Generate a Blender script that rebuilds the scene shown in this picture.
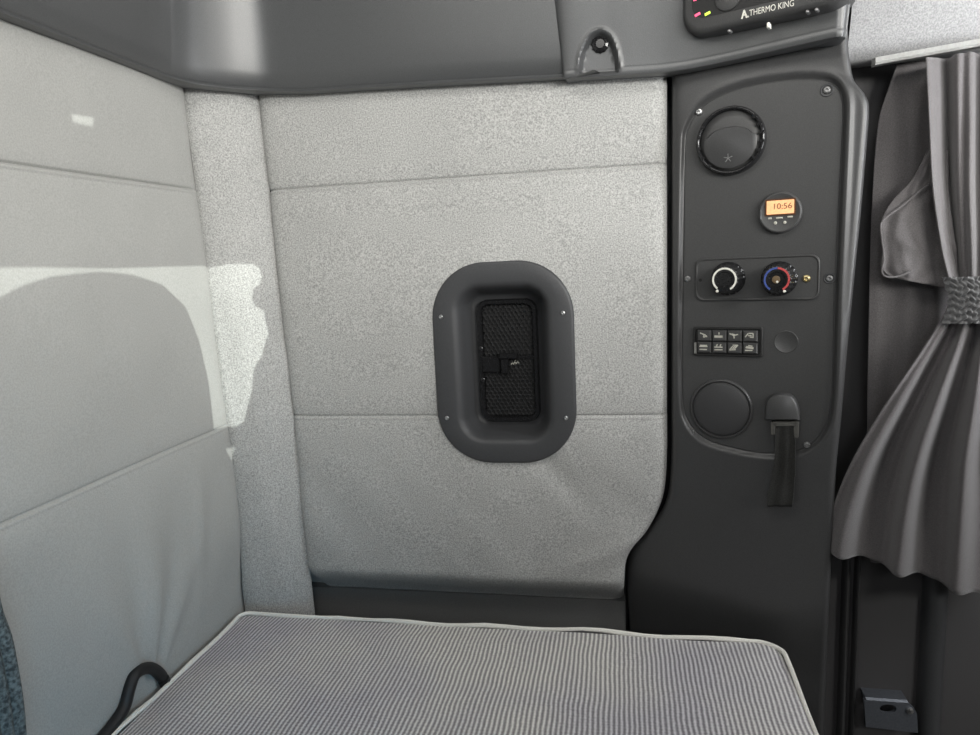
import bpy, bmesh, math, random
import numpy as np
from mathutils import Vector, Matrix, noise

random.seed(4)
for o in list(bpy.data.objects):
    bpy.data.objects.remove(o)
SC = bpy.context.scene
COL = SC.collection

# ------------------------------------------------------------------ camera
FPX, CX, CY = 700.0, 490.0, 367.5
def _n(v): return v / np.linalg.norm(v)
cY = _n(np.array([131.0, -116.0, FPX]))               # world depth axis seen by the camera
cX = np.array([4110.0, -78.0, -FPX]); cX = _n(cX - cX.dot(cY) * cY)
cZ = np.cross(cX, cY)
RW = np.array([cX, cY, cZ])                           # camera (right, down, forward) -> world
cam = bpy.data.cameras.new('camera'); cam_o = bpy.data.objects.new('camera', cam)
COL.objects.link(cam_o)
cam.sensor_width = 36.0; cam.lens = 36.0 * FPX / 980.0; cam.clip_start = 0.02
rt, dn, fw = RW[:, 0], RW[:, 1], RW[:, 2]
cam_o.matrix_world = Matrix(((rt[0], -dn[0], -fw[0], 0), (rt[1], -dn[1], -fw[1], 0),
                             (rt[2], -dn[2], -fw[2], 0), (0, 0, 0, 1)))
SC.camera = cam_o

# ------------------------------------------------------------------ world, sun, daylight, added fill lights
SC.view_settings.view_transform = 'Standard'
SC.view_settings.look = 'None'
SC.view_settings.gamma = 1.0
SC.view_settings.use_curve_mapping = False
SC.view_settings.exposure = 0.0

world = bpy.data.worlds.new('world'); SC.world = world; world.use_nodes = True
bg = world.node_tree.nodes['Background']
bg.inputs[0].default_value = (0.86, 0.93, 1.0, 1); bg.inputs[1].default_value = 0.05

SUN_TO = Vector((1.0, -0.80, 0.40)).normalized()
sun = bpy.data.lights.new('sun', 'SUN'); sun.energy = 2.7; sun.angle = 0.0012
sun.color = (0.95, 1.0, 0.93)
sun_o = bpy.data.objects.new('sun', sun); COL.objects.link(sun_o)
sun_o.rotation_euler = (-SUN_TO).to_track_quat('-Z', 'Y').to_euler()

def area(name, loc, target, sx, sy, power, color):
    l = bpy.data.lights.new(name, 'AREA'); l.shape = 'RECTANGLE'; l.size = sx; l.size_y = sy
    l.energy = power; l.color = color
    o = bpy.data.objects.new(name, l); COL.objects.link(o)
    o.location = loc
    o.rotation_euler = (Vector(target) - Vector(loc)).to_track_quat('-Z', 'Y').to_euler()
    return o
area('windscreen_daylight', (1.30, -0.78, 0.40), (-0.2, 1.0, 0.1), 1.3, 0.30, 44.0, (1.0, 0.985, 0.94))
area('side_window_daylight', (0.74, 0.82, 0.12), (0.4, 1.0, 0.04), 0.12, 0.55, 3.6, (0.96, 0.98, 1.0))
area('overhead_fill', (-0.08, 0.42, 0.57), (-0.10, 1.1, 0.0), 0.75, 0.25, 2.9, (1.0, 0.98, 0.93))  # added overhead fill, grading the walls from bright to dark and lighting the mattress
area('moulding_sheen_fill', (0.20, -1.10, 0.45), (0.05, 1.05, 0.25), 0.5, 0.35, 4.8, (0.97, 0.99, 1.0))  # added fill behind the camera, for the sheen on the right overhead moulding
area('blue_wall_fill', (0.25, -0.35, -0.30), (-0.655, 0.45, -0.62), 0.4, 0.3, 0.50, (0.25, 0.68, 1.0)).data.spread = math.radians(62)  # added narrow fill that tints the lower left wall blue

# ------------------------------------------------------------------ helpers
def at(px, py, y=None, x=None, z=None):
    """world point where the sight line through a photo point meets a real wall plane"""
    d = RW @ np.array([px - CX, py - CY, FPX])
    t = y / d[1] if y is not None else (x / d[0] if x is not None else z / d[2])
    return d * t

class Frame:
    """a wall frame: s runs along the wall, d out of it, z up"""
    def __init__(s, ox, oy, ang):
        s.O = np.array([ox, oy, 0.0]); a = math.radians(ang)
        s.u = np.array([math.cos(a), -math.sin(a), 0.0]); s.n = np.array([-math.sin(a), -math.cos(a), 0.0])
        s.ang = a
    def w(s, q, d, z): return tuple(s.O + s.u * q + s.n * d + np.array([0, 0, z]))
    def px(s, px, py, d=0.0):
        r = RW @ np.array([px - CX, py - CY, FPX])
        t = ((s.O + s.n * d).dot(s.n)) / r.dot(s.n)
        p = r * t - s.O
        return p.dot(s.u), p[2]
BACK = Frame(0.0, 1.1, 0)
PAN = Frame(0.07, 1.094, 18)

def mesh_obj(name, verts, faces, mat, parent=None, smooth=True, sharp=None):
    me = bpy.data.meshes.new(name)
    off = Vector(parent_loc(parent))
    vs = [tuple(Vector(v) - off) for v in verts]
    me.from_pydata(vs, [], faces); me.update()
    bm = bmesh.new(); bm.from_mesh(me)
    bmesh.ops.recalc_face_normals(bm, faces=bm.faces)
    bm.to_mesh(me); bm.free()
    if smooth:
        me.shade_smooth()
        if sharp is not None:
            me.set_sharp_from_angle(angle=math.radians(sharp))
    mats = mat if isinstance(mat, (list, tuple)) else [mat]
    for m in mats: me.materials.append(m)
    o = bpy.data.objects.new(name, me); COL.objects.link(o)
    if parent: o.parent = parent
    return o
def parent_loc(p):
    v = Vector((0, 0, 0))
    while p is not None:
        v += p.location; p = p.parent
    return v
def thing(name, label, cat, loc, group=None):
    o = bpy.data.objects.new(name, None); COL.objects.link(o)
    o.empty_display_size = 0.02
    o.location = loc
    tag(o, label, cat, group); return o
def tag(o, label, cat, group=None):
    o['label'] = label; o['category'] = cat
    if group: o['group'] = group
    return o
def struct(o):
    o['kind'] = 'structure'; return o

class MB:
    def __init__(s): s.v = []; s.f = []
    def add(s, vs, fs):
        b = len(s.v); s.v += [tuple(v) for v in vs]; s.f += [tuple(i + b for i in f) for f in fs]
    def loft(s, rings, closed=True, cap0=False, cap1=False):
        n = len(rings[0]); vs = [p for r in rings for p in r]; fs = []
        for i in range(len(rings) - 1):
            for j in range(n if closed else n - 1):
                k = (j + 1) % n
                fs.append((i * n + j, i * n + k, (i + 1) * n + k, (i + 1) * n + j))
        if cap0: fs.append(tuple(range(n))[::-1])
        if cap1: fs.append(tuple((len(rings) - 1) * n + j for j in range(n)))
        s.add(vs, fs)
    def box(s, fr, s0, s1, d0, d1, z0, z1, b=0.0):
        r = [[fr.w(*p) for p in ((a, d, z0), (c, d, z0), (c, d, z1), (a, d, z1))] for a, c, d in ((s0, s1, d0), (s0, s1, d1))]
        if b > 0:
            r1 = [fr.w(*p) for p in ((s0, d1 - b, z0), (s1, d1 - b, z0), (s1, d1 - b, z1), (s0, d1 - b, z1))]
            r2 = [fr.w(*p) for p in ((s0 + b, d1, z0 + b), (s1 - b, d1, z0 + b), (s1 - b, d1, z1 - b), (s0 + b, d1, z1 - b))]
            s.loft([r[0], r1, r2], True, True, True)
        else: s.loft(r, True, True, True)
    def bar(s, fr, p, q, w, d0, d1):
        (a, b), (c, e) = p, q; L = math.hypot(c - a, e - b) or 1e-6
        nx, nz = -(e - b) / L * w / 2, (c - a) / L * w / 2
        pts = [(a + nx, b + nz), (c + nx, e + nz), (c - nx, e - nz), (a - nx, b - nz)]
        s.loft([[fr.w(x, d, z) for x, z in pts] for d in (d0, d1)], True, True, True)
    def lathe(s, fr, cs, cz, prof, n=40, cap0=False, cap1=True, wob=None):
        rings = []
        for r, d in prof:
            rings.append([fr.w(cs + r * (wob(j / n, d) if wob else 1) * math.cos(2 * math.pi * j / n), d,
                               cz + r * (wob(j / n, d) if wob else 1) * math.sin(2 * math.pi * j / n)) for j in range(n)])
        s.loft(rings, True, cap0, cap1)
    def tube(s, pts, r, n=10, flat=1.0, axis=None):
        rings = []
        pts = [Vector(p) for p in pts]
        for i, p in enumerate(pts):
            t = (pts[min(i + 1, len(pts) - 1)] - pts[max(i - 1, 0)]).normalized()
            a = Vector(axis) if axis else (Vector((0, 0, 1)) if abs(t.z) < .9 else Vector((1, 0, 0)))
            e1 = t.cross(a).normalized(); e2 = t.cross(e1).normalized()
            rr_ = r[i] if isinstance(r, (list, tuple)) else r
            rings.append([tuple(p + e1 * rr_ * math.cos(2 * math.pi * k / n) + e2 * rr_ * flat * math.sin(2 * math.pi * k / n)) for k in range(n)])
        s.loft(rings, True, True, True)
    def obj(s, name, mat, parent=None, smooth=True, sharp=35):
        return mesh_obj(name, s.v, s.f, mat, parent, smooth, sharp)

def rr(cx, cz, w, h, r, n=8):
    """rounded rectangle, counter-clockwise from the right side"""
    r = min(r, w / 2 - 1e-5, h / 2 - 1e-5); out = []
    for qx, qz, a0 in ((1, 1, 0), (-1, 1, 90), (-1, -1, 180), (1, -1, 270)):
        for k in range(n + 1):
            a = math.radians(a0 + 90 * k / n)
            out.append((cx + qx * (w / 2 - r) + r * math.cos(a), cz + qz * (h / 2 - r) + r * math.sin(a)))
    return out
def spline(pts, sub=8, closed=False):
    pts = [np.array(p, float) for p in pts]; n = len(pts); out = []
    for i in range(n if closed else n - 1):
        if closed: p0, p1, p2, p3 = pts[i - 1], pts[i], pts[(i + 1) % n], pts[(i + 2) % n]
        else: p0, p1, p2, p3 = pts[max(i - 1, 0)], pts[i], pts[i + 1], pts[min(i + 2, n - 1)]
        for k in range(sub):
            t = k / sub
            out.append(0.5 * (2 * p1 + (p2 - p0) * t + (2 * p0 - 5 * p1 + 4 * p2 - p3) * t * t + (3 * p1 - p0 - 3 * p2 + p3) * t ** 3))
    if not closed: out.append(pts[-1])
    return [tuple(p) for p in out]
def sdf(S, Z, poly):
    """signed distance to a polygon, negative inside"""
    P = np.array(poly); n = len(P); dmin = np.full(S.shape, 9.0); ins = np.zeros(S.shape, bool)
    for i in range(n):
        a, b = P[i], P[(i + 1) % n]; e = b - a; L = e.dot(e) + 1e-12
        t = np.clip(((S - a[0]) * e[0] + (Z - a[1]) * e[1]) / L, 0, 1)
        dmin = np.minimum(dmin, np.hypot(S - a[0] - t * e[0], Z - a[1] - t * e[1]))
        c = ((a[1] > Z) != (b[1] > Z)) & (S < (b[0] - a[0]) * (Z - a[1]) / (b[1] - a[1] + 1e-12) + a[0])
        ins ^= c
    return np.where(ins, -dmin, dmin)
def sstep(x, a, b):
    t = np.clip((x - a) / (b - a), 0, 1); return t * t * (3 - 2 * t)
def grid_faces(nr, nc, keep=None):
    fs = []
    for i in range(nr - 1):
        for j in range(nc - 1):
            if keep is None or keep[i, j]:
                fs.append((i * nc + j, i * nc + j + 1, (i + 1) * nc + j + 1, (i + 1) * nc + j))
    return fs
def grid_obj(name, W, mat, parent=None, keep=None, sharp=None):
    nr, nc = W.shape[:2]
    return mesh_obj(name, [tuple(p) for p in W.reshape(-1, 3)], grid_faces(nr, nc, keep), mat, parent, True, sharp)
def lines(a, b, step, fine=(), fs=0.001, fw=0.014):
    """graded grid lines, dense around the seams"""
    L = list(np.arange(a, b, step)) + [b]
    for c in fine: L += list(np.arange(c - fw, c + fw, fs))
    L = sorted(x for x in L if a <= x <= b); out = [L[0]]
    for x in L[1:]:
        if x - out[-1] > fs * 0.6: out.append(x)
    out[-1] = b
    return np.array(out)
def fnoise(S, Z, sc, seed=0.0):
    f = np.vectorize(lambda a, b: noise.noise(Vector((a * sc + seed, b * sc - seed, seed * 1.7))))
    return f(S, Z)
def text_obj(name, body, size, fr, s, d, z, mat, parent, align='CENTER', depth=0.0002, shear=0.0, sx=1.0):
    c = bpy.data.curves.new(name, 'FONT'); c.body = body; c.size = size; c.align_x = align; c.align_y = 'CENTER'
    c.extrude = depth; c.shear = shear
    t = bpy.data.objects.new('tmp', c); COL.objects.link(t)
    dg = bpy.context.evaluated_depsgraph_get(); me = bpy.data.meshes.new_from_object(t.evaluated_get(dg))
    bpy.data.objects.remove(t)
    vs = [fr.w(s + v.co.x * sx, d + v.co.z, z + v.co.y) for v in me.vertices]
    fs = [tuple(p.vertices) for p in me.polygons]
    return mesh_obj(name, vs, fs, mat, parent, False)

# ------------------------------------------------------------------ materials
def new_mat(name):
    m = bpy.data.materials.new(name); m.use_nodes = True
    nt = m.node_tree; return m, nt, nt.nodes['Principled BSDF']
def N(nt, t, **kw):
    n = nt.nodes.new(t)
    for k, v in kw.items(): setattr(n, k, v)
    return n
def ramp(nt, src, stops):
    r = N(nt, 'ShaderNodeValToRGB'); nt.links.new(src, r.inputs[0])
    e = r.color_ramp.elements
    while len(e) < len(stops): e.new(0.5)
    for el, (p, c) in zip(e, stops): el.position = p; el.color = (*c, 1)
    return r
def plastic(name, col, rough=0.5, bump=0.15, scale=900, spec=0.5):
    m, nt, b = new_mat(name)
    tc = N(nt, 'ShaderNodeTexCoord')
    nz = N(nt, 'ShaderNodeTexNoise'); nz.inputs['Scale'].default_value = scale; nz.inputs['Detail'].default_value = 2
    nt.links.new(tc.outputs['Object'], nz.inputs['Vector'])
    r = ramp(nt, nz.outputs[0], [(0.3, tuple(c * 0.82 for c in col)), (0.7, tuple(c * 1.18 for c in col))])
    nt.links.new(r.outputs[0], b.inputs['Base Color'])
    bp = N(nt, 'ShaderNodeBump'); bp.inputs['Strength'].default_value = bump; bp.inputs['Distance'].default_value = 0.0006
    nt.links.new(nz.outputs[0], bp.inputs['Height']); nt.links.new(bp.outputs[0], b.inputs['Normal'])
    b.inputs['Roughness'].default_value = rough; b.inputs['Specular IOR Level'].default_value = spec
    return m
def simple(name, col, rough=0.4, metal=0.0, emit=0.0, spec=0.5):
    m, nt, b = new_mat(name)
    tc = N(nt, 'ShaderNodeTexCoord')
    nz = N(nt, 'ShaderNodeTexNoise'); nz.inputs['Scale'].default_value = 300
    nt.links.new(tc.outputs['Object'], nz.inputs['Vector'])
    r = ramp(nt, nz.outputs[0], [(0.3, tuple(c * 0.9 for c in col)), (0.7, tuple(min(1, c * 1.1) for c in col))])
    nt.links.new(r.outputs[0], b.inputs['Base Color'])
    b.inputs['Roughness'].default_value = rough; b.inputs['Metallic'].default_value = metal
    b.inputs['Specular IOR Level'].default_value = spec
    if emit:
        nt.links.new(r.outputs[0], b.inputs['Emission Color']); b.inputs['Emission Strength'].default_value = emit
    return m
def fabric(name, lo, hi, scale=470, rough=0.85, sheen=0.15, bump=0.35, spec=0.25):
    m, nt, b = new_mat(name)
    tc = N(nt, 'ShaderNodeTexCoord')
    nz = N(nt, 'ShaderNodeTexNoise'); nz.inputs['Scale'].default_value = scale; nz.inputs['Detail'].default_value = 3
    n2 = N(nt, 'ShaderNodeTexNoise'); n2.inputs['Scale'].default_value = 9; n2.inputs['Detail'].default_value = 3
    nt.links.new(tc.outputs['Object'], nz.inputs['Vector']); nt.links.new(tc.outputs['Object'], n2.inputs['Vector'])
    r = ramp(nt, nz.outputs[0], [(0.32, lo), (0.68, hi)])
    mx = N(nt, 'ShaderNodeMixRGB', blend_type='MULTIPLY'); mx.inputs[0].default_value = 1
    r2 = ramp(nt, n2.outputs[0], [(0.3, (0.93, 0.93, 0.93)), (0.7, (1, 1, 1))])
    nt.links.new(r.outputs[0], mx.inputs[1]); nt.links.new(r2.outputs[0], mx.inputs[2])
    nt.links.new(mx.outputs[0], b.inputs['Base Color'])
    bp = N(nt, 'ShaderNodeBump'); bp.inputs['Strength'].default_value = bump; bp.inputs['Distance'].default_value = 0.001
    nt.links.new(nz.outputs[0], bp.inputs['Height']); nt.links.new(bp.outputs[0], b.inputs['Normal'])
    b.inputs['Roughness'].default_value = rough; b.inputs['Sheen Weight'].default_value = sheen
    b.inputs['Specular IOR Level'].default_value = spec
    return m
M = {}
M['fabric'] = fabric('grey_heather_vinyl', (0.295, 0.295, 0.287), (0.585, 0.585, 0.568))
M['fabric_side'] = fabric('grey_plain_vinyl', (0.388, 0.388, 0.372), (0.472, 0.472, 0.455), scale=500)
M['plastic'] = plastic('charcoal_plastic', (0.052, 0.053, 0.056), 0.46)
M['plastic2'] = plastic('console_plastic', (0.054, 0.054, 0.055), 0.38)
M['plate'] = plastic('console_plate_plastic', (0.054, 0.054, 0.0545), 0.45)
M['trim'] = plastic('overhead_plastic', (0.062, 0.064, 0.066), 0.38, bump=0.2, spec=0.9)
M['gloss'] = simple('gloss_black', (0.014, 0.014, 0.015), 0.16)
M['black'] = simple('flat_black', (0.014, 0.014, 0.014), 0.6)
M['grille'] = simple('grille_black', (0.05, 0.05, 0.052), 0.25)
M['steel'] = simple('screw_steel', (0.6, 0.6, 0.6), 0.3, 1.0)
M['darksteel'] = simple('dark_screw', (0.28, 0.28, 0.28), 0.35, 0.7)
M['brass'] = simple('brass_screw', (0.75, 0.62, 0.33), 0.3, 1.0)
M['white'] = simple('white_print', (0.8, 0.79, 0.72), 0.5)
M['symbol'] = simple('grey_print', (0.5, 0.49, 0.43), 0.5)
M['red'] = simple('red_print', (0.55, 0.08, 0.08), 0.4)
M['blue'] = simple('blue_print', (0.06, 0.10, 0.34), 0.4)
M['lcd'] = simple('orange_display', (0.85, 0.45, 0.22), 0.3, emit=0.58)
M['lcdink'] = simple('display_digits', (0.20, 0.09, 0.04), 0.5)
M['ledr'] = simple('red_lamp', (1.0, 0.10, 0.22), 0.3, emit=1.1)
M['ledg'] = simple('green_lamp', (0.65, 1.0, 0.08), 0.3, emit=1.0)
M['curtain'] = fabric('curtain_cloth', (0.098, 0.091, 0.093), (0.150, 0.141, 0.143), scale=700, rough=0.8, sheen=0.35, bump=0.3)
M['webbing'] = fabric('black_webbing', (0.014, 0.014, 0.013), (0.03, 0.03, 0.028), scale=600, sheen=0.1)
M['felt'] = fabric('grey_felt', (0.26, 0.26, 0.265), (0.42, 0.42, 0.425), scale=500)
M['piping'] = fabric('white_piping', (0.80, 0.78, 0.72), (0.95, 0.93, 0.87), scale=700, sheen=0.1)
M['rubber'] = simple('black_rubber', (0.010, 0.010, 0.011), 0.5)
M['zinc'] = simple('zinc_plate', (0.13, 0.14, 0.16), 0.45, 0.5)
M['shade_strip'] = plastic('shade_strip_dark', (0.16, 0.16, 0.158), 0.7)  # dark tone stands in for the shade behind the mattress
M['shell'] = plastic('shell_plastic', (0.14, 0.14, 0.14), 0.7)

def belt_mat():
    m, nt, b = new_mat('woven_belt')
    tc = N(nt, 'ShaderNodeTexCoord'); nz = N(nt, 'ShaderNodeTexNoise')
    nz.inputs['Scale'].default_value = 260; nz.inputs['Detail'].default_value = 3
    nt.links.new(tc.outputs['Object'], nz.inputs['Vector'])
    r = ramp(nt, nz.outputs[0], [(0.35, (0.03, 0.04, 0.045)), (0.7, (0.18, 0.22, 0.23))])
    nt.links.new(r.outputs[0], b.inputs['Base Color']); b.inputs['Roughness'].default_value = 0.8
    return m
M['belt'] = belt_mat()

def mattress_mat():
    m, nt, b = new_mat('ticking')
    tc = N(nt, 'ShaderNodeTexCoord'); sp = N(nt, 'ShaderNodeSeparateXYZ')
    nt.links.new(tc.outputs['Object'], sp.inputs[0])
    wob = N(nt, 'ShaderNodeTexNoise'); wob.inputs['Scale'].default_value = 14; wob.inputs['Detail'].default_value = 2
    nt.links.new(tc.outputs['Object'], wob.inputs['Vector'])
    def math_(op, a, bb):
        n = N(nt, 'ShaderNodeMath', operation=op)
        for i, q in enumerate((a, bb)):
            if q is None: continue
            if isinstance(q, (int, float)): n.inputs[i].default_value = q
            else: nt.links.new(q, n.inputs[i])
        return n.outputs[0]
    w = math_('MULTIPLY', wob.outputs[0], 0.006)
    x = math_('ADD', sp.outputs[0], w)
    k = math_('MULTIPLY', x, 2 * math.pi / 0.0064)
    s = math_('SINE', k, None)
    ky = math_('MULTIPLY', sp.outputs[1], 2 * math.pi / 0.0055)
    sy = math_('SINE', ky, None)
    s2 = math_('ADD', s, math_('MULTIPLY', sy, 0.14))
    h = math_('ADD', math_('MULTIPLY', s2, 0.36), 0.5)
    nz = N(nt, 'ShaderNodeTexNoise'); nz.inputs['Scale'].default_value = 500
    nt.links.new(tc.outputs['Object'], nz.inputs['Vector'])
    h2 = math_('ADD', h, math_('MULTIPLY', math_('SUBTRACT', nz.outputs[0], 0.5), 0.9))
    r = ramp(nt, h2, [(0.15, (0.27, 0.256, 0.262)), (0.5, (0.51, 0.492, 0.487)), (0.85, (0.86, 0.845, 0.815))])
    big = N(nt, 'ShaderNodeTexNoise'); big.inputs['Scale'].default_value = 5; big.inputs['Detail'].default_value = 3
    nt.links.new(tc.outputs['Object'], big.inputs['Vector'])
    r2 = ramp(nt, big.outputs[0], [(0.35, (0.80, 0.80, 0.87)), (0.65, (1, 1, 0.98))])
    mx = N(nt, 'ShaderNodeMixRGB', blend_type='MULTIPLY'); mx.inputs[0].default_value = 1
    nt.links.new(r.outputs[0], mx.inputs[1]); nt.links.new(r2.outputs[0], mx.inputs[2])
    nt.links.new(mx.outputs[0], b.inputs['Base Color'])
    bp = N(nt, 'ShaderNodeBump'); bp.inputs['Strength'].default_value = 0.5; bp.inputs['Distance'].default_value = 0.0015
    nt.links.new(h, bp.inputs['Height']); nt.links.new(bp.outputs[0], b.inputs['Normal'])
    b.inputs['Roughness'].default_value = 0.9
    return m
M['ticking'] = mattress_mat()

# ------------------------------------------------------------------ the shell of the cab
WX = -0.655                                            # the padded rear wall on the left
def shell_box(name, x0, x1, y0, y1, z0, z1, mat=None):
    fr = Frame(0, 0, 0); mb = MB()
    mb.box(fr, x0, x1, -y0, -y1, z0, z1)
    return struct(mb.obj(name, mat or M['shell'], None, False))
shell_box('floor', -1.0, 1.98, -2.2, 1.5, -1.30, -1.25)
shell_box('ceiling', -1.0, 1.98, -2.2, 1.5, 1.5, 1.54)
shell_box('wall_back', -0.9, 1.98, 1.19, 1.24, -1.25, 1.5, M['plastic2'])

def seat_blocker():
    # unseen blocker added in place of seat backs, to shade the bunk's lower half
    mb = MB(); d = np.array([0.79, -0.61]); e = np.array([0.61, 0.79]); ring = []
    for k in np.linspace(-1.3, 0.75, 3):
        c = d * 0.57 + e * k
        ring.append([(c[0] + d[0] * o, c[1] + d[1] * o, z) for o, z in ((0, -1.25), (0, 0.13), (0.03, 0.16), (0.09, 0.16), (0.12, 0.13), (0.12, -1.25))])
    mb.loft(ring, True, True, True)
    struct(mb.obj('seat_light_blocker', M['shell'], None, False))
seat_blocker()
def sun_mask():  # unseen wall added to mask the sun; its openings shape the light patches
    X = 1.92
    def pr(p): t = (X - p[0]) / SUN_TO.x; return (p[1] + SUN_TO.y * t, p[2] + SUN_TO.z * t)
    def L(px, py): return pr(at(px, py, x=WX + 0.008))
    def Cc(px, py):
        fr = Frame(-0.612, 1.058, -45); s, z = fr.px(px, py, 0.013); return pr(fr.w(s, 0.013, z))
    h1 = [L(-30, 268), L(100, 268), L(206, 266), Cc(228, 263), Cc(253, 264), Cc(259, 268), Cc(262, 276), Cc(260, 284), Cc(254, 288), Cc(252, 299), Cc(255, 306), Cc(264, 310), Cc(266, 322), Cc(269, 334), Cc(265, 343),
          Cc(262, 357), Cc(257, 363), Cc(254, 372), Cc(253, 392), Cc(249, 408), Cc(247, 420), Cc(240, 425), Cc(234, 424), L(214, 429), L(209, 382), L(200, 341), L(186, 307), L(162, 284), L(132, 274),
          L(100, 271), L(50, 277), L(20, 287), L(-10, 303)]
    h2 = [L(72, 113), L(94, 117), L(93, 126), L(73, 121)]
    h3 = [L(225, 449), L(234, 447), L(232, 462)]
    bm = bmesh.new()
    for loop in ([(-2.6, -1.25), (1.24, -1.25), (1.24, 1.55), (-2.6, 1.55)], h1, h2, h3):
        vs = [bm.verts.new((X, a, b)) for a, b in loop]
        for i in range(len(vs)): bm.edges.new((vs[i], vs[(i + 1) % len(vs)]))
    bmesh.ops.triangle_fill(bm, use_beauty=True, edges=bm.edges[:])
    me = bpy.data.meshes.new('sun_mask_panel'); bm.to_mesh(me); bm.free()
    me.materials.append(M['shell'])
    o = bpy.data.objects.new('sun_mask_panel', me); COL.objects.link(o); struct(o)
sun_mask()

SEAM_HI, SEAM_LO = 0.125, -0.255
def seam_d(z, c, w=0.016, depth=0.007, side=1):
    """pillow falling to a stitched seam with a small welt under it"""
    q = (z - c) * side
    return -depth * np.exp(-np.abs(q) / w) - 0.004 * np.exp(-(q / 0.0016) ** 2) + 0.0022 * np.exp(-((q + 0.004) / 0.0022) ** 2)

# rear wall: padded vinyl with two stitched seams
def left_wall():
    zs = lines(-0.95, 0.30, 0.009, (SEAM_HI, SEAM_LO)); us = np.linspace(0, 1, 190)
    U, Z = np.meshgrid(us, zs)
    edge = 1.022 + (0.28 - Z) / 0.86 * 0.034
    Yv = -0.7 + U * (edge + 0.709)
    D = (seam_d(Z, SEAM_HI, 0.010, 0.004) + 0.6 * seam_d(Z, SEAM_LO, 0.010, 0.005)) * (1 - np.exp(-np.maximum(edge - Yv, 0) / 0.018))
    D -= 0.007 * np.exp(-np.maximum(edge - Yv, 0) / 0.008) + 0.012 * sstep(-Z, 0.42, 0.58)
    D += 0.004 * fnoise(Yv, Z, 5.0, 2.0)
    ay, az = 0.80, -0.60
    th = np.arctan2(Yv - ay, np.maximum(Z - az, 0.01)); r = np.hypot(Yv - ay, Z - az)
    D += 0.0070 * np.sin(th * 13 + 0.6) * np.exp(-((r - 0.12) / 0.11) ** 2) * np.exp(-((th - 0.12) / 0.55) ** 2)
    D += 0.004 * np.exp(-((Yv - 0.93 - (Z + .4) * .1) / 0.014) ** 2) * np.exp(-((Z + 0.40) / 0.10) ** 2)
    W = np.stack([WX + 0.008 + D, Yv, Z], -1)
    struct(grid_obj('wall_left', W, M['fabric_side']))
left_wall()

# corner bolster between the rear wall and the side wall
def bolster():
    zs = lines(-0.95, 0.30, 0.012); us = np.linspace(0, 1, 40)
    U, Z = np.meshgrid(us, zs)
    k = (0.28 - Z) / 0.86
    ax, ay = WX, 1.022 + k * 0.034
    bx, by = -0.571 + k * 0.014, 1.104
    bul = 0.018 * np.sin(np.pi * np.clip(U, 0, 1)) ** 0.55
    nx, ny = 0.66, -0.75
    wr = 0.003 * fnoise(U * 0.5, Z, 7.0, 5.0) + 0.0022 * np.sin((Z * 60 + U * 5)) * np.exp(-((U - 0.9) / 0.15) ** 2) * np.exp(-((Z + 0.14) / 0.12) ** 2)
    X = ax + (bx - ax) * U + nx * (bul + wr); Yv = ay + (by - ay) * U + ny * (bul + wr) 
    X -= 0.010 * (1 - U) * sstep(-Z, 0.42, 0.58)
    struct(grid_obj('trim_1', np.stack([X, Yv, Z], -1), M['fabric']))
bolster()

# padded side panel behind the bunk, with the opening for the recessed vent
VC = BACK.px(503.8, 364, 0.012); VW, VH, VR = 0.227, 0.326, 0.088
edge_r = spline([BACK.px(668, y) for y in (60, 120, 200, 300, 400, 450)] +
                [BACK.px(a, b) for a, b in ((666, 485), (660, 508), (648, 530), (634, 546), (627, 560), (625, 580), (625, 620), (625, 700), (625, 900))], 6)
edge_r = sorted(edge_r, key=lambda p: p[1])
EZ = np.array([p[1] for p in edge_r]); EX = np.array([p[0] for p in edge_r])
def side_panel():
    zs = lines(-0.95, 0.30, 0.006, (SEAM_HI, -0.254)); us = np.concatenate([np.linspace(0, 0.06, 14)[:-1], np.linspace(0.06, 0.94, 130)[:-1], np.linspace(0.94, 1, 18)])
    U, Z = np.meshgrid(us, zs)
    k = (0.28 - Z) / 0.86
    xl = -0.573 + k * 0.014; xr = np.interp(Z, EZ, EX) - 0.001
    X = xl + (xr - xl) * U - 0.06 * (1 - U) ** 4 * sstep(-Z, 0.525, 0.585)
    D = 0.012 + 0.8 * seam_d(Z, SEAM_HI) + 0.55 * seam_d(Z, -0.254, 0.012)
    D -= 0.014 * np.exp(-np.maximum(X - xl, 0) / 0.008) + 0.016 * np.exp(-(xr - X) / 0.007)
    D += 0.004 * fnoise(X, Z, 4.5, 8.0)
    D += 0.0035 * fnoise(X * 1.0 + Z * 0.9, Z * 0.35 - X * 0.3, 11.0, 3.0) * sstep(-Z, 0.22, 0.4)
    # creases running down to the lower right corner and below the vent
    cr = lambda x0, z0, x1, z1, w: np.abs((X - x0) * (z1 - z0) - (Z - z0) * (x1 - x0)) / math.hypot(x1 - x0, z1 - z0) / w
    D += 0.004 * np.exp(-cr(-0.2, -0.55, 0.0, -0.47, 0.016) ** 2) * sstep(X, -0.15, -0.05)
    D -= 0.004 * np.exp(-cr(-0.17, -0.27, -0.07, -0.40, 0.02) ** 2) * np.exp(-((Z + 0.35) / 0.07) ** 2)
    D -= 0.066 * sstep(-Z, 0.528, 0.605)
    W = np.stack([X, 1.1 - D, Z], -1)
    Xc = (X[:-1, :-1] + X[1:, 1:]) / 2; Zc = (Z[:-1, :-1] + Z[1:, 1:]) / 2
    keep = sdf(Xc, Zc, rr(VC[0], VC[1], VW - 0.05, VH - 0.05, VR - 0.025)) > 0
    struct(grid_obj('wall_side', W, M['fabric'], keep=keep))
side_panel()
shell_box('shade_strip_side', -0.64, -0.002, 1.142, 1.17, -1.0, -0.592, M['shade_strip'])  # added dark strip: shade at the foot of the padded panel, put into colour

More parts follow.
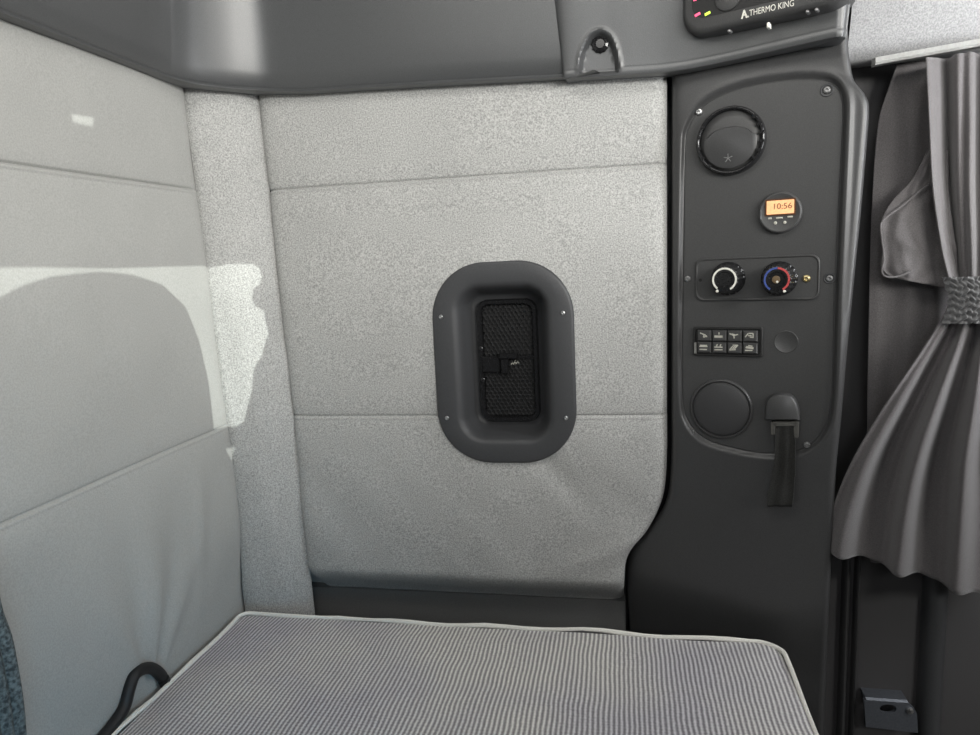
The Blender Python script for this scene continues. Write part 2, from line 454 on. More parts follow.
# moulded charcoal housing to the right of the padded panel
INSET = spline([PAN.px(a, b) for a, b in ((684, 150), (687, 128), (700, 107), (722, 93), (755, 83), (790, 78), (820, 78), (836, 84), (843, 100),
               (843, 130), (840, 200), (836, 290), (834, 360), (832, 400), (827, 425), (815, 443), (795, 453), (765, 455), (735, 450), (706, 441),
               (689, 425), (682, 400), (681, 330), (682, 240))], 8, True)
hr = sorted(spline([PAN.px(a, b) for a, b in ((846, -40), (848, 40), (850, 60), (854, 80), (865, 94), (869, 108), (867, 140), (861, 210), (853, 290), (847, 350),
             (841, 420), (836, 470), (832, 545), (829, 600), (826, 660), (823, 735), (820, 850))], 6), key=lambda p: p[1])
HZ = np.array([p[1] for p in hr]); HX = np.array([p[0] for p in hr])
def housing():
    zs = lines(-0.95, 0.36, 0.0030); n = 150
    us = np.concatenate([np.linspace(0, 0.05, 8)[:-1], np.linspace(0.05, 0.90, n)[:-1], np.linspace(0.90, 1, 34)])
    U, Z = np.meshgrid(us, zs)
    xl = (np.interp(Z, EZ, EX) - 0.07) + 0.002 - 0.009 * sstep(-Z, 0.40, 0.48); xr = np.interp(Z, HZ, HX)
    S = xl + (xr - xl) * U
    D = 0.004 * np.ones_like(S)
    D -= 0.016 * np.exp(-(S - xl) / 0.005)
    e = np.clip((xr - S), 0, 0.03)                     # rounded outer edge rolling back into the wall
    D -= 0.009 - np.sqrt(np.maximum(0.009 ** 2 - np.maximum(0.009 - e, 0) ** 2, 0))
    q = sdf(S, Z, INSET)
    D -= 0.0065 * (1 - sstep(q, -0.001, 0.004))
    D += (0.0006 + 0.0034 * sstep(S, 0.20, 0.25)) * np.exp(-((q - 0.007) / 0.0042) ** 2)
    # lower left buttress: turns with the flank of the padded panel
    t = sstep(-Z, 0.40, 0.50)
    D += t * (-0.006 * np.exp(-(S - xl) / 0.02))
    D -= 0.018 * sstep(-Z, 0.52, 0.66)
    W = PAN.O + S[..., None] * PAN.u + D[..., None] * PAN.n; W[..., 2] = Z
    # right flank returning to the wall
    last = W[:, -1, :]
    fl = [W]
    for k in (0.3, 1.0):
        f = last.copy(); f[:, 1] = last[:, 1] + (1.122 - last[:, 1]) * k; f[:, 0] += 0.010 * k; fl.append(f[:, None, :])
    W = np.concatenate(fl, 1)
    struct(grid_obj('trim_2', W, M['plastic2']))
housing()

# ------------------------------------------------------------------ overhead moulding
def overhead(name, path, prof, mat, disp=None, hstep=None):
    """path: (x, y, z) along the lower edge; prof: (out, up)"""
    P_ = np.array(path); n = len(P_); T = np.zeros((n, 2))
    T[1:-1] = P_[2:, :2] - P_[:-2, :2]; T[0] = P_[1, :2] - P_[0, :2]; T[-1] = P_[-1, :2] - P_[-2, :2]
    T /= np.linalg.norm(T, axis=1)[:, None]
    nrm = np.stack([T[:, 1], -T[:, 0]], 1)
    W = np.zeros((len(prof), n, 3))
    for i, (o_, h) in enumerate(prof):
        dd = disp(P_[:, 0], h) if disp else 0
        oo = o_ + dd
        W[i, :, 0] = P_[:, 0] + nrm[:, 0] * oo; W[i, :, 1] = P_[:, 1] + nrm[:, 1] * oo; W[i, :, 2] = P_[:, 2] + h
    return struct(grid_obj(name, W, mat, sharp=40))
lipprof = [(-0.05, 0.004), (-0.02, 0.001), (-0.003, 0.0), (0.0005, 0.001), (0.001, 0.0025), (0.0, 0.0045), (-0.0005, 0.0055), (0.0012, 0.0075), (0.005, 0.03)]
lipprof += [(0.006 + 0.055 * t ** 1.2, 0.03 + 0.34 * t) for t in np.linspace(0.05, 1, 20)]
p1 = [(-0.632, -0.8, 0.275), (-0.632, -0.3, 0.275), (-0.632, 0.3, 0.275), (-0.632, 0.6, 0.275), (-0.632, 0.80, 0.274), (-0.630, 0.90, 0.273)]
p1 += [tuple(p) for p in spline([(-0.627, 0.950, 0.272), (-0.614, 0.984, 0.271), (-0.590, 1.016, 0.270), (-0.562, 1.042, 0.270), (-0.530, 1.060, 0.269), (-0.48, 1.066, 0.265)], 5)]
xe = at(566, 78, y=1.066)
p1 += [(-0.40, 1.066, 0.263), (-0.25, 1.066, 0.258), (xe[0] + 0.01, 1.066, xe[2])]
overhead('trim_3', p1, lipprof, M['trim'])

a2 = at(565, 79, y=1.058); b2 = at(672, 72, y=1.056); c2 = at(848, 35, y=0.978)
p2 = [(a2[0], 1.10, a2[2])]
p2 += [tuple(p) for p in spline([(a2[0], 1.066, a2[2]), (a2[0] + 0.004, 1.057, a2[2]), (a2[0] + 0.07, 1.057, (a2[2] + b2[2]) / 2), (b2[0], 1.054, b2[2]), (b2[0] + 0.07, 1.038, b2[2] * .6 + c2[2] * .4),
          (c2[0] - 0.03, 0.992, c2[2]), (c2[0] - 0.008, 0.984, c2[2]), (c2[0], 0.990, c2[2]), (c2[0] + 0.004, 1.005, c2[2]), (c2[0] + 0.004, 1.10, c2[2])], 26)]
ARCH = spline([at(a, b, y=1.05)[[0, 2]] for a, b in ((577, 90), (580, 60), (584, 45), (591, 34), (601, 30), (610, 35), (615, 46), (618, 60), (621, 90))], 6)
zb = a2[2]
def boss(xs, h):
    q = sdf(xs, np.full_like(xs, zb + h), ARCH)
    return -(0.011 * (1 - sstep(q, -0.005, 0.001))) * (1.0 if h > 0.008 else 0.0) + 0.0016 * np.exp(-((q - 0.003) / 0.002) ** 2) * (h > 0.01)
lp2 = [(-0.05, 0.004), (-0.02, 0.001), (-0.004, 0.0), (-0.001, 0.001), (0.0, 0.004), (0.0005, 0.009), (0.0, 0.0105)]
lp2 += [(0.0005 + 0.030 * max(0, (h - 0.011) / 0.2) ** 1.25, h) for h in np.arange(0.012, 0.11, 0.0016)] + [(0.05, 0.17), (0.10, 0.28), (0.16, 0.37)]
overhead('trim_4', p2, lp2, M['trim'], boss)

# felt headliner bulkhead above the curtain
def headliner():
    us = np.linspace(0, 1, 30); hs = np.linspace(0, 1, 16)
    x0, x1 = 0.298, 0.80
    W = np.zeros((len(hs) + 1, len(us), 3))
    for j, u in enumerate(us):
        x = x0 + (x1 - x0) * u; z0 = 0.236 + 0.012 * u
        W[0, j] = (x, 1.121, z0 + 0.004)
        for i, h in enumerate(hs):
            W[i + 1, j] = (x, 1.055 - 0.10 * h ** 1.2 - 0.006 * math.sin(min(h * 12, 1.57)), z0 + 0.36 * h)
    struct(grid_obj('trim_5', W, M['felt']))
headliner()
fr0 = Frame(0, 0, 0)
shell_box('trim_8', 0.27, 1.3, 1.12, 1.14, -1.0, 0.40, plastic('pillar_plastic', (0.062, 0.06, 0.062), 0.6))
# lower pillar strips on the right
mb = MB(); p = at(846, 560, y=1.12); 
for dx, w in ((0.0, 0.006), (0.016, 0.004)):
    mb.loft([[(p[0] + dx + w * math.cos(t) , 1.121 - 0.014 * math.sin(t), z) for t in np.linspace(0, math.pi, 9)] for z in (-0.95, -0.40)], False)
struct(mb.obj('trim_6', M['plastic2']))
mb = MB(); p = at(934, 600, y=1.12)
mb.loft([[(p[0] + 0.018 * math.cos(t), 1.121 - 0.022 * math.sin(t), z) for t in np.linspace(0, math.pi, 25)] for z in (-0.95, -0.35)], False)
struct(mb.obj('trim_7', M['plastic']))
shell_box('bunk_platform', -0.645, 0.19, 0.25, 1.0, -1.25, -0.735, M['plastic2'])

# ------------------------------------------------------------------ mattress
def mattress():
    x0, x1, y0, y1, zt = -0.646, 0.222, 0.30, 1.017, -0.58
    t = thing('mattress', 'grey and white pinstriped bunk mattress with white piping along its edge', 'mattress', ((x0 + x1) / 2, (y0 + y1) / 2, -0.735))
    def outline(ins, r, n=10):
        out = []
        for cx, cy, a0, rad in ((x1, y1, 0, r), (x0, y1, 90, r * 0.45), (x0, y0, 180, r), (x1, y0, 270, r)):
            sx = -1 if cx == x1 else 1; sy = -1 if cy == y1 else 1
            for k in range(n + 1):
                a = math.radians(a0 + 90 * k / n); rd = max(rad - ins, 0.002)
                out.append((cx + sx * (rad) + rd * math.cos(a), cy + sy * rad + rd * math.sin(a)))
        # straight runs subdivided
        res = []
        for i in range(len(out)):
            p, q = out[i], out[(i + 1) % len(out)]; L = math.hypot(q[0] - p[0], q[1] - p[1]); m = max(1, int(L / 0.03))
            for k in range(m): res.append((p[0] + (q[0] - p[0]) * k / m, p[1] + (q[1] - p[1]) * k / m))
        return res
    R = 0.042
    base = outline(0, R); n = len(base)
    cen = np.array([(x0 + x1) / 2, (y0 + y1) / 2])
    def ring(ins, z, wv=0.0):
        out = []
        for i, (x, y) in enumerate(base):
            v = np.array([x, y]); d = cen - v
            # inset towards the inside, kept parallel to the sides
            xx = min(max(x, x0 + ins), x1 - ins); yy = min(max(y, y0 + ins), y1 - ins)
            out.append((xx, yy, z + wv * noise.noise(Vector((x * 9, y * 9, 2.0)))))
        return out
    mb = MB()
    side = [ring(0.012, -0.735), ring(0.004, -0.733), ring(0.0, -0.725), ring(-0.003, -0.66), ring(0.0, -0.59), ring(0.004, zt - 0.004, 0.004)]
    mb.loft(side, True, True)
    # top panel: concentric grid
    zt_ = lambda x, y: zt - 0.003 + 0.006 * min(1, min(x - x0, x1 - x, y - y0, y1 - y) / 0.05) + 0.004 * noise.noise(Vector((x * 6, y * 6, 1.0)))
    rings = [side[-1]]
    for k in np.linspace(0.012, 1, 26):
        rg = []
        for i, (x, y) in enumerate(base):
            f = k ** 1.4 if k > 0.013 else 0.008
            xx = x + (cen[0] - x) * f; yy = y + (cen[1] - y) * f
            rg.append((xx, yy, zt_(xx, yy)))
        rings.append(rg)
    mb.loft(rings, True)
    mb.obj('mattress_cover', M['ticking'], t, True, 60)
    # piping: a wavy cord along the top edge
    mp = MB(); rs = []
    pts = ring(0.001, zt, 0.006)
    for i in range(n):
        p = Vector(pts[i]); tn = (Vector(pts[(i + 1) % n]) - Vector(pts[i - 1])).normalized(); e1 = Vector((tn.y, -tn.x, 0)); e2 = Vector((0, 0, 1))
        rad = 0.0034 + 0.0011 * noise.noise(Vector((p.x * 25, p.y * 25, 7)))
        rs.append([tuple(p + e1 * rad * math.cos(a) + e2 * rad * math.sin(a)) for a in np.linspace(0, 2 * math.pi, 9)[:-1]])
    rs.append(rs[0]); mp.loft(rs)
    o = mp.obj('piping', M['piping'], t); o['label'] = 'off-white piping'
mattress()

# ------------------------------------------------------------------ recessed wall vent
def screw(fr, s, z, d, r, mat, parent, washer=None, name='screw'):
    mb = MB()
    mb.lathe(fr, s, z, [(r, d), (r, d + r * 0.25), (r * 0.85, d + r * 0.5), (r * 0.5, d + r * 0.6), (r * 0.42, d + r * 0.25), (r * 0.05, d + r * 0.2)], 18)
    o = mb.obj(name, mat, parent)
    if washer:
        mw = MB()
        mw.lathe(fr, s, z, [(washer, d), (washer, d + 0.0008), (washer * 0.9, d + 0.0014), (washer * 0.72, d + 0.0012), (washer * 0.68, d + 0.0002)], 24, cap1=False)
        w = mw.obj('washer', M['plastic'], o)
    return o
def vent():
    cs, cz = VC
    t = thing('recessed_vent', 'black rounded recessed vent box in the middle of grey padded wall', 'vent', BACK.w(cs, 0, cz - VH / 2))
    mb = MB()
    spec = [(0, 0.004, 0), (0, 0.0125, 0), (0.003, 0.0155, 0), (0.006, 0.0162, 0), (0.040, 0.0165, 0), (0.046, 0.0150, 0), (0.052, 0.010, 0), (0.057, 0.002, 0), (0.062, -0.010, 0),
            (0.068, -0.026, 0), (0.072, -0.031, 0), (0.082, -0.033, 0)]
    rings = []
    for ins, d, _ in spec:
        rings.append([BACK.w(x, d, z) for x, z in rr(cs, cz, VW - 1.62 * ins, VH - 1.55 * ins, max(VR - ins * 0.98, 0.018), 12)])
    mb.loft(rings, True, False, True)
    mb.obj('bezel', M['plastic'], t, True, 50)
    for px, py in ((441, 317), (563, 313), (447, 418), (566, 418)):
        s, z = BACK.px(px, py, 0.0165); screw(BACK, s, z, 0.0163, 0.0034, M['steel'], t)
    # gloss frame
    gs, gz = BACK.px(508.5, 361, -0.025); gw, gh = 0.100, 0.204
    fr_ = MB()
    def rg(w, h, r, d): return [BACK.w(x, d, z) for x, z in rr(gs, gz, w, h, r, 7)]
    fr_.loft([rg(gw, gh, 0.020, -0.034), rg(gw, gh, 0.020, -0.024), rg(gw - 0.004, gh - 0.004, 0.018, -0.021), rg(gw - 0.014, gh - 0.014, 0.014, -0.021), rg(gw - 0.018, gh - 0.018, 0.012, -0.024), rg(gw - 0.018, gh - 0.018, 0.012, -0.031)])
    fr_.obj('grille_frame', M['gloss'], t, True, 50)
    bk = MB(); bk.loft([rg(gw - 0.012, gh - 0.012, 0.012, -0.0335), rg(gw - 0.012, gh - 0.012, 0.012, -0.0305)], True, True, True)
    bk.obj('backing_plate', M['black'], t)
    # honeycomb
    hx = MB(); R = 0.0042; dx = R * math.sqrt(3); hw, hh = gw - 0.02, gh - 0.02
    nz = int(hh / (1.5 * R)); nx = int(hw / dx)
    for i in range(nz + 1):
        for j in range(nx + 1):
            x = gs - hw / 2 + dx * (j + 0.5 * (i % 2)); z = gz - hh / 2 + 1.5 * R * i
            if x > gs + hw / 2: continue
            a6 = [math.radians(30 + 60 * k) for k in range(6)]
            cl = lambda xx, zz: (min(max(xx, gs - hw / 2), gs + hw / 2), min(max(zz, gz - hh / 2), gz + hh / 2))
            def hexr(q, d): return [BACK.w(*(lambda c: (c[0], d, c[1]))(cl(x + q * math.cos(a), z + q * math.sin(a)))) for a in a6]
            hx.loft([hexr(R, -0.0268), hexr(R * 0.86, -0.0258), hexr(R * 0.72, -0.0268), hexr(R * 0.72, -0.030)])
    hx.obj('honeycomb_grille', M['grille'], t, True, 30)
    cb = MB(); zc = gz + 0.006
    cb.box(BACK, gs - gw / 2 + 0.008, gs + gw / 2 - 0.008, -0.030, -0.0235, zc - 0.003, zc + 0.003, 0.001)
    cb.obj('cross_bar', M['gloss'], t, True, 30)
    lt = MB()
    lt.box(BACK, gs - 0.014, gs + 0.016, -0.026, -0.013, zc - 0.001, zc + 0.008, 0.002)
    lt.box(BACK, gs - 0.012, gs + 0.001, -0.026, -0.015, zc - 0.026, zc - 0.001, 0.002)
    lt.box(BACK, gs - 0.044, gs - 0.014, -0.028, -0.019, zc - 0.024, zc + 0.002, 0.002)
    lt.obj('latch', M['gloss'], t, True, 30)
    lg = MB()
    for k, (a, b) in enumerate(((0.004, 0.004), (0.0085, 0.006), (0.013, 0.004))):
        lg.bar(BACK, (gs + a, zc - 0.012 + k * 0.001), (gs + a + 0.003, zc - 0.012 + b + k * 0.001), 0.0012, -0.0255, -0.0245)
        lg.bar(BACK, (gs + a + 0.002, zc - 0.009 + k * 0.001), (gs + a + 0.0045, zc - 0.012 + k * 0.001), 0.0012, -0.0255, -0.0245)
    lg.obj('embossed_mark', M['symbol'], t, False)
    for z in (gz + 0.022, gz - 0.030):
        hg = MB(); hg.lathe(Frame(0, 1.1, 0), gs - gw / 2 + 0.006, z, [(0.0042, -0.024), (0.0042, -0.019), (0.002, -0.018)], 14)
        hg.obj('hinge', M['gloss'], t)
vent()

# ------------------------------------------------------------------ control panel and what is set in it
DP = -0.0015                                           # face of the inset plate in the PAN frame
def panel():
    c = PAN.px(760, 455)
    t = thing('control_panel', 'tall charcoal control plate with curved top, screwed to side housing', 'control panel', PAN.w(c[0], 0, c[1]))
    P_ = np.array(INSET); cen = P_.mean(0); rings = []
    for ins, d in ((0.0015, -0.006), (0.0015, DP - 0.0012), (0.0035, DP)):
        v = cen - P_; L = np.linalg.norm(v, axis=1)[:, None]
        q = P_ + v / L * ins; rings.append([PAN.w(a, d, b) for a, b in q])
    mb = MB(); mb.loft(rings, True, False, True)
    mb.obj('face_plate', M['plate'], t, True, 30)
    for px, py, w in ((699, 112, None), (827, 90, 0.0085), (683.5, 279, None), (829.5, 278.5, 0.0075), (692, 432, None), (807, 445, None)):
        s, z = PAN.px(px, py)
        if px < 690: s += 0.006
        screw(PAN, s, z, DP, 0.0046, M['steel'] if (py < 120 and px < 720) else M['darksteel'], t, w)
panel()

def air_vent():
    s, z = PAN.px(731, 141); 
    t = thing('round_air_vent', 'round glossy black air vent at the top of control plate', 'air vent', PAN.w(s, DP, z - 0.052))
    mb = MB()
    mb.lathe(PAN, s, z, [(0.0470, DP), (0.0470, DP + 0.004), (0.0462, DP + 0.009), (0.0450, DP + 0.012), (0.0435, DP + 0.0125), (0.0418, DP + 0.0115), (0.0408, DP + 0.007), (0.040, DP + 0.004)], 64, cap1=False)
    mb.obj('rim', M['gloss'], t, True, 60)
    d = MB()
    d.lathe(PAN, s, z, [(0.0415, DP + 0.003), (0.040, DP + 0.0065), (0.030, DP + 0.0085), (0.012, DP + 0.0095), (0.001, DP + 0.0095)], 48)
    d.obj('shutter_disc', M['plate'], t, True, 60)
    fl = MB()                                          # raised half flap across the disc
    pts = [(s + 0.036 * math.cos(a), z - 0.004 + 0.034 * math.sin(a)) for a in np.linspace(math.radians(165), math.radians(375), 30)]
    pts += [(s + 0.030 * math.cos(a), z + 0.004 + 0.014 * math.sin(a)) for a in np.linspace(math.radians(10), math.radians(170), 20)]
    fl.loft([[PAN.w(a, DP + 0.006, b) for a, b in pts], [PAN.w(a, DP + 0.0105, b) for a, b in pts], [PAN.w(s + (a - s) * .95, DP + 0.0118, z + (b - z) * .95) for a, b in pts]], True, False, True)
    fl.obj('flap', M['plastic2'], t, True, 40)
    em = MB()
    for k in range(5):
        a = math.radians(20 + 72 * k); em.bar(PAN, (s - 0.002, z - 0.024), (s - 0.002 + 0.006 * math.cos(a), z - 0.024 + 0.006 * math.sin(a)), 0.0011, DP + 0.0115, DP + 0.0122)
    em.obj('embossed_mark', M['darksteel'], t, False)
    for a0, ra, rb, d0 in [(a, 0.040, 0.0455, 0.010) for a in range(-40, 41, 16)] + [(a, 0.040, 0.043, 0.009) for a in range(150, 231, 20)]:
        a = math.radians(a0); tb = MB(); tb.bar(PAN, (s + ra * math.cos(a), z + ra * math.sin(a)), (s + rb * math.cos(a), z + rb * math.sin(a)), 0.004, DP + d0, DP + d0 + 0.0038)
        tb.obj('grip_rib', M['gloss'], t, True, 30)
air_vent()

def speaker():
    s, z = PAN.px(721, 409)
    t = thing('round_speaker', 'round matt black speaker low on control plate, left of strap', 'speaker', PAN.w(s, DP, z - 0.046))
    mb = MB()
    mb.lathe(PAN, s, z, [(0.0455, DP), (0.0455, DP + 0.002), (0.0442, DP + 0.004), (0.0425, DP + 0.004), (0.0415, DP + 0.001), (0.041, DP + 0.0005)], 56, cap1=False)
    mb.obj('rim', M['plastic2'], t, True, 60)
    g = MB()
    g.lathe(PAN, s, z, [(0.042, DP + 0.0005)] + [(0.041 * math.cos(a), DP + 0.0015 + 0.006 * math.sin(a)) for a in np.linspace(0.05, 1.5, 12)], 48)
    g.obj('grille_dome', plastic('speaker_mesh', (0.04, 0.04, 0.042), 0.55, 0.6, 1400), t, True, 60)
speaker()

def timer():
    s, z = PAN.px(780.5, 212.5)
    t = thing('digital_timer', 'small round digital timer with lit orange clock display', 'timer', PAN.w(s, DP, z - 0.0275))
    mb = MB()
    mb.lathe(PAN, s, z, [(0.0282, DP), (0.0282, DP + 0.006), (0.0274, DP + 0.0085), (0.0258, DP + 0.0095), (0.0242, DP + 0.0090), (0.0232, DP + 0.0085), (0.001, DP + 0.0085)], 56)
    mb.obj('case', M['plate'], t, True, 50)
    F = DP + 0.0085
    w = MB(); zc = z + 0.0070
    w.loft([[PAN.w(a, F + d, b) for a, b in rr(s + 0.0005, zc, ww, hh, 0.0015, 3)] for ww, hh, d in ((0.0392, 0.0225, 0), (0.0392, 0.0225, 0.0012), (0.0352, 0.0186, 0.0012))], True, False, True)
    fo = w.obj('display_frame', simple('amber_glow_frame', (0.09, 0.035, 0.012), 0.4), t, True, 30)
    l = MB(); l.loft([[PAN.w(a, F + d, b) for a, b in rr(s + 0.0005, zc, 0.0350, 0.0184, 0.001, 3)] for d in (0.0012, 0.0018)], True, False, True)
    lo = l.obj('display', M['lcd'], t, False); lo['label'] = 'lit orange display'
    text_obj('digits', '10:56', 0.0110, PAN, s + 0.003, F + 0.0021, zc + 0.0008, M['lcdink'], lo, sx=1.05)
    e = MB()
    for a, b, ww in ((-0.0128, -0.0075, 0.0045), (-0.0005, -0.0075, 0.0085), (0.0130, -0.0068, 0.0065)):
        e.v, e.f = [], []
        e.box(PAN, s + a - ww / 2, s + a + ww / 2, F - 0.001, F + 0.0016, z + b - 0.0012, z + b + 0.0012, 0.0006); e.obj('button', M['symbol'], t, True, 30)
    for a in (-0.0055, 0.0065):
        e.v, e.f = [], []
        e.lathe(PAN, s + a, z - 0.0140, [(0.0021, F - 0.001), (0.0021, F + 0.0010), (0.0012, F + 0.0016)], 14); e.obj('button', M['symbol'], t, True, 40)
    nb = MB(); nb.box(PAN, s - 0.0262, s - 0.0238, F - 0.002, F + 0.002, z - 0.008, z + 0.005, 0.0008); nb.obj('side_key', M['plastic'], t, True, 30)
timer()

def arc(mb, fr, s, z, r, w, a0, a1, d0, d1, n=40):
    A = [math.radians(a0 + (a1 - a0) * k / n) for k in range(n + 1)]
    rings = [[fr.w(s + q * math.cos(a), d, z + q * math.sin(a)) for q, d in ((r - w / 2, d0), (r - w / 2, d1), (r + w / 2, d1), (r + w / 2, d0))] for a in A]
    mb.loft(rings, True, True, True)
def climate():
    s0, z0 = PAN.px(755.5, 278.5); w, h = 0.166, 0.0615
    t = thing('heater_control', 'black rounded heater plate with two rotary knobs, one ringed red and blue', 'heater control', PAN.w(s0, DP, z0 - h / 2))
    mb = MB()
    mb.loft([[PAN.w(a, d, b) for a, b in rr(s0, z0, w - i, h - i, 0.011, 6)] for i, d in ((0, DP), (0, DP + 0.0035), (0.0025, DP + 0.0045), (0.0045, DP + 0.0040), (0.006, DP + 0.0030))], True, False, True)
    mb.obj('face_plate', M['plate'], t, True, 40)
    F = DP + 0.003
    gr = lambda f, d: 1 + (0.035 * math.cos(f * 2 * math.pi * 20) if d > F + 0.004 else 0)
    for px, kind in ((728.5, 0), (779.5, 1)):
        s, z = PAN.px(px, 278.5)
        k = MB()
        k.lathe(PAN, s, z, [(0.0240, F), (0.0240, F + 0.003), (0.0222, F + 0.0045), (0.0208, F + 0.006), (0.0192, F + 0.027), (0.0182, F + 0.0295), (0.0175, F + 0.030), (0.0110, F + 0.030), (0.0100, F + 0.0285), (0.0005, F + 0.0285)], 120, wob=gr)
        ko = k.obj('knob', M['gloss'], t, True, 40)
        T = F + 0.030
        if kind == 0:
            a = MB(); arc(a, PAN, s, z, 0.0155, 0.0025, -60, 232, T - 0.0002, T + 0.0005); o = a.obj('dial_ring', M['white'], ko, False); o['label'] = 'white dial ring'
        else:
            a = MB(); arc(a, PAN, s, z, 0.0155, 0.0024, 88, 238, T - 0.0002, T + 0.0005); o = a.obj('dial_ring', M['blue'], ko, False); o['label'] = 'blue half of dial ring'
            a = MB(); arc(a, PAN, s, z, 0.0155, 0.0026, -60, 86, T - 0.0002, T + 0.0005); o = a.obj('dial_ring', M['red'], ko, False); o['label'] = 'red half of dial ring'
            a = MB(); a.lathe(PAN, s - 0.001, z, [(0.0054, T - 0.002), (0.0052, T - 0.0008), (0.004, T - 0.0005)], 18); a.obj('centre_cap', simple('amber_cap', (0.16, 0.11, 0.06), 0.35), ko)
            a = MB(); a.lathe(PAN, s + 0.0005, z - 0.003, [(0.0018, T - 0.001), (0.0014, T + 0.0002)], 12); a.obj('pointer_dot', M['white'], ko)
        m = MB()
        an = math.radians(238 if kind == 0 else -58)
        m.lathe(PAN, s + 0.0188 * math.cos(an), z + 0.0188 * math.sin(an), [(0.0019, T - 0.004), (0.0019, T + 0.0004), (0.001, T + 0.0006)], 12); m.obj('pointer_mark', M['white'], ko)
    s, z = PAN.px(806.5, 278.5, F); so = screw(PAN, s, z, F, 0.0052, M['brass'], t); so['label'] = 'brass screw'
    s, z = PAN.px(700.5, 280); hb = MB(); hb.lathe(PAN, s, z, [(0.0026, F), (0.0024, F + 0.0004), (0.0008, F + 0.0002)], 12); hb.obj('screw_hole', M['black'], t)
climate()

def switches():
    s0, z0 = PAN.px(727.5, 341.5); w, h = 0.098, 0.0430
    t = thing('switch_bank', 'black bank of eight push switches in two rows of four', 'switches', PAN.w(s0, DP, z0 - h / 2))
    mb = MB()
    mb.loft([[PAN.w(a, d, b) for a, b in rr(s0, z0, w - i, h - i, 0.003, 3)] for i, d in ((0, DP), (0, DP + 0.004), (0.002, DP + 0.005), (0.005, DP + 0.005), (0.006, DP + 0.002))], True, False, True)
    mb.obj('switch_frame', M['black'], t, True, 30)
    iw, ih = w - 0.012, h - 0.008; bw, bh = iw / 4, ih / 2
    sym = {0: [((-.35, .3), (.1, .05)), ((.1, .1), (.35, -.25)), ((.35, -.1), (.0, -.3)), ((0, -.3), (.05, 0))],
           1: [((-.4, -.25), (.4, -.25)), ((-.4, -.1), (.4, -.1)), ((.05, .1), (.05, .4))],
           2: [((-.4, .25), (0, 0)), ((0, 0), (.4, .15)), ((0, 0), (.05, -.4)), ((-.2, .2), (.1, .1))],
           3: [((-.4, -.2), (-.1, .3)), ((-.05, .3), (.35, .3)), ((.35, .3), (.35, -.3)), ((.05, -.2), (.35, -.2)), ((-.1, 0), (.2, 0))],
           4: [((-.35, .2), (.35, .2)), ((-.4, .05), (.4, .05)), ((-.4, -.35), (.35, -.35))],
           5: [((-.4, 0), (.4, 0)), ((-.4, -.35), (.4, -.35)), ((-.2, .1), (-.1, .4)), ((.15, .1), (.25, .4))],
           6: [((-.4, -.35), (.0, .3)), ((-.2, -.35), (.2, .3)), ((.0, -.3), (.4, .3)), ((-.1, .3), (.4, .3)), ((-.4, -.35), (.2, -.3))],
           7: [((-.3, .15), (.4, .0)), ((-.35, .0), (.4, -.12)), ((-.4, -.35), (.3, -.35)), ((-.1, .3), (.3, .2))]}
    for r in range(2):
        for c in range(4):
            a = s0 - iw / 2 + bw * (c + 0.5); b = z0 + ih / 2 - bh * (r + 0.5); k = r * 4 + c
            m = MB(); m.box(PAN, a - bw / 2 + 0.0008, a + bw / 2 - 0.0008, DP + 0.001, DP + 0.0075, b - bh / 2 + 0.0008, b + bh / 2 - 0.0008, 0.0016)
            bo = m.obj('push_button', M['plate'], t, True, 30)
            q = MB()
            for (x1, y1), (x2, y2) in sym[k]:
                q.bar(PAN, (a + x1 * 0.0145 - 0.001, b + y1 * 0.011 + 0.001), (a + x2 * 0.0145 - 0.001, b + y2 * 0.011 + 0.001), 0.0016, DP + 0.0073, DP + 0.0078)
            q.obj('symbol', M['symbol'], bo, False)
    q = MB(); q.box(PAN, s0 - w / 2 + 0.0015, s0 - w / 2 + 0.005, DP + 0.003, DP + 0.0062, z0 - h / 2 + 0.003, z0 - 0.002, 0.0008); q.obj('release_tab', simple('grey_tab', (0.2, 0.2, 0.19), .4), t, True, 30)
switches()

def plug():
    s, z = PAN.px(786, 342)
    mb = MB(); mb.lathe(PAN, s, z, [(0.0160, DP - 0.001), (0.0160, DP + 0.0004), (0.0152, DP + 0.0008), (0.0146, DP + 0.0003), (0.0005, DP + 0.0003)], 40)
    o = mb.obj('blanking_plug', M['plate'], None, True, 50)
    tag(o, 'flush round blanking plug in control plate, right of switch bank', 'plug')
plug()

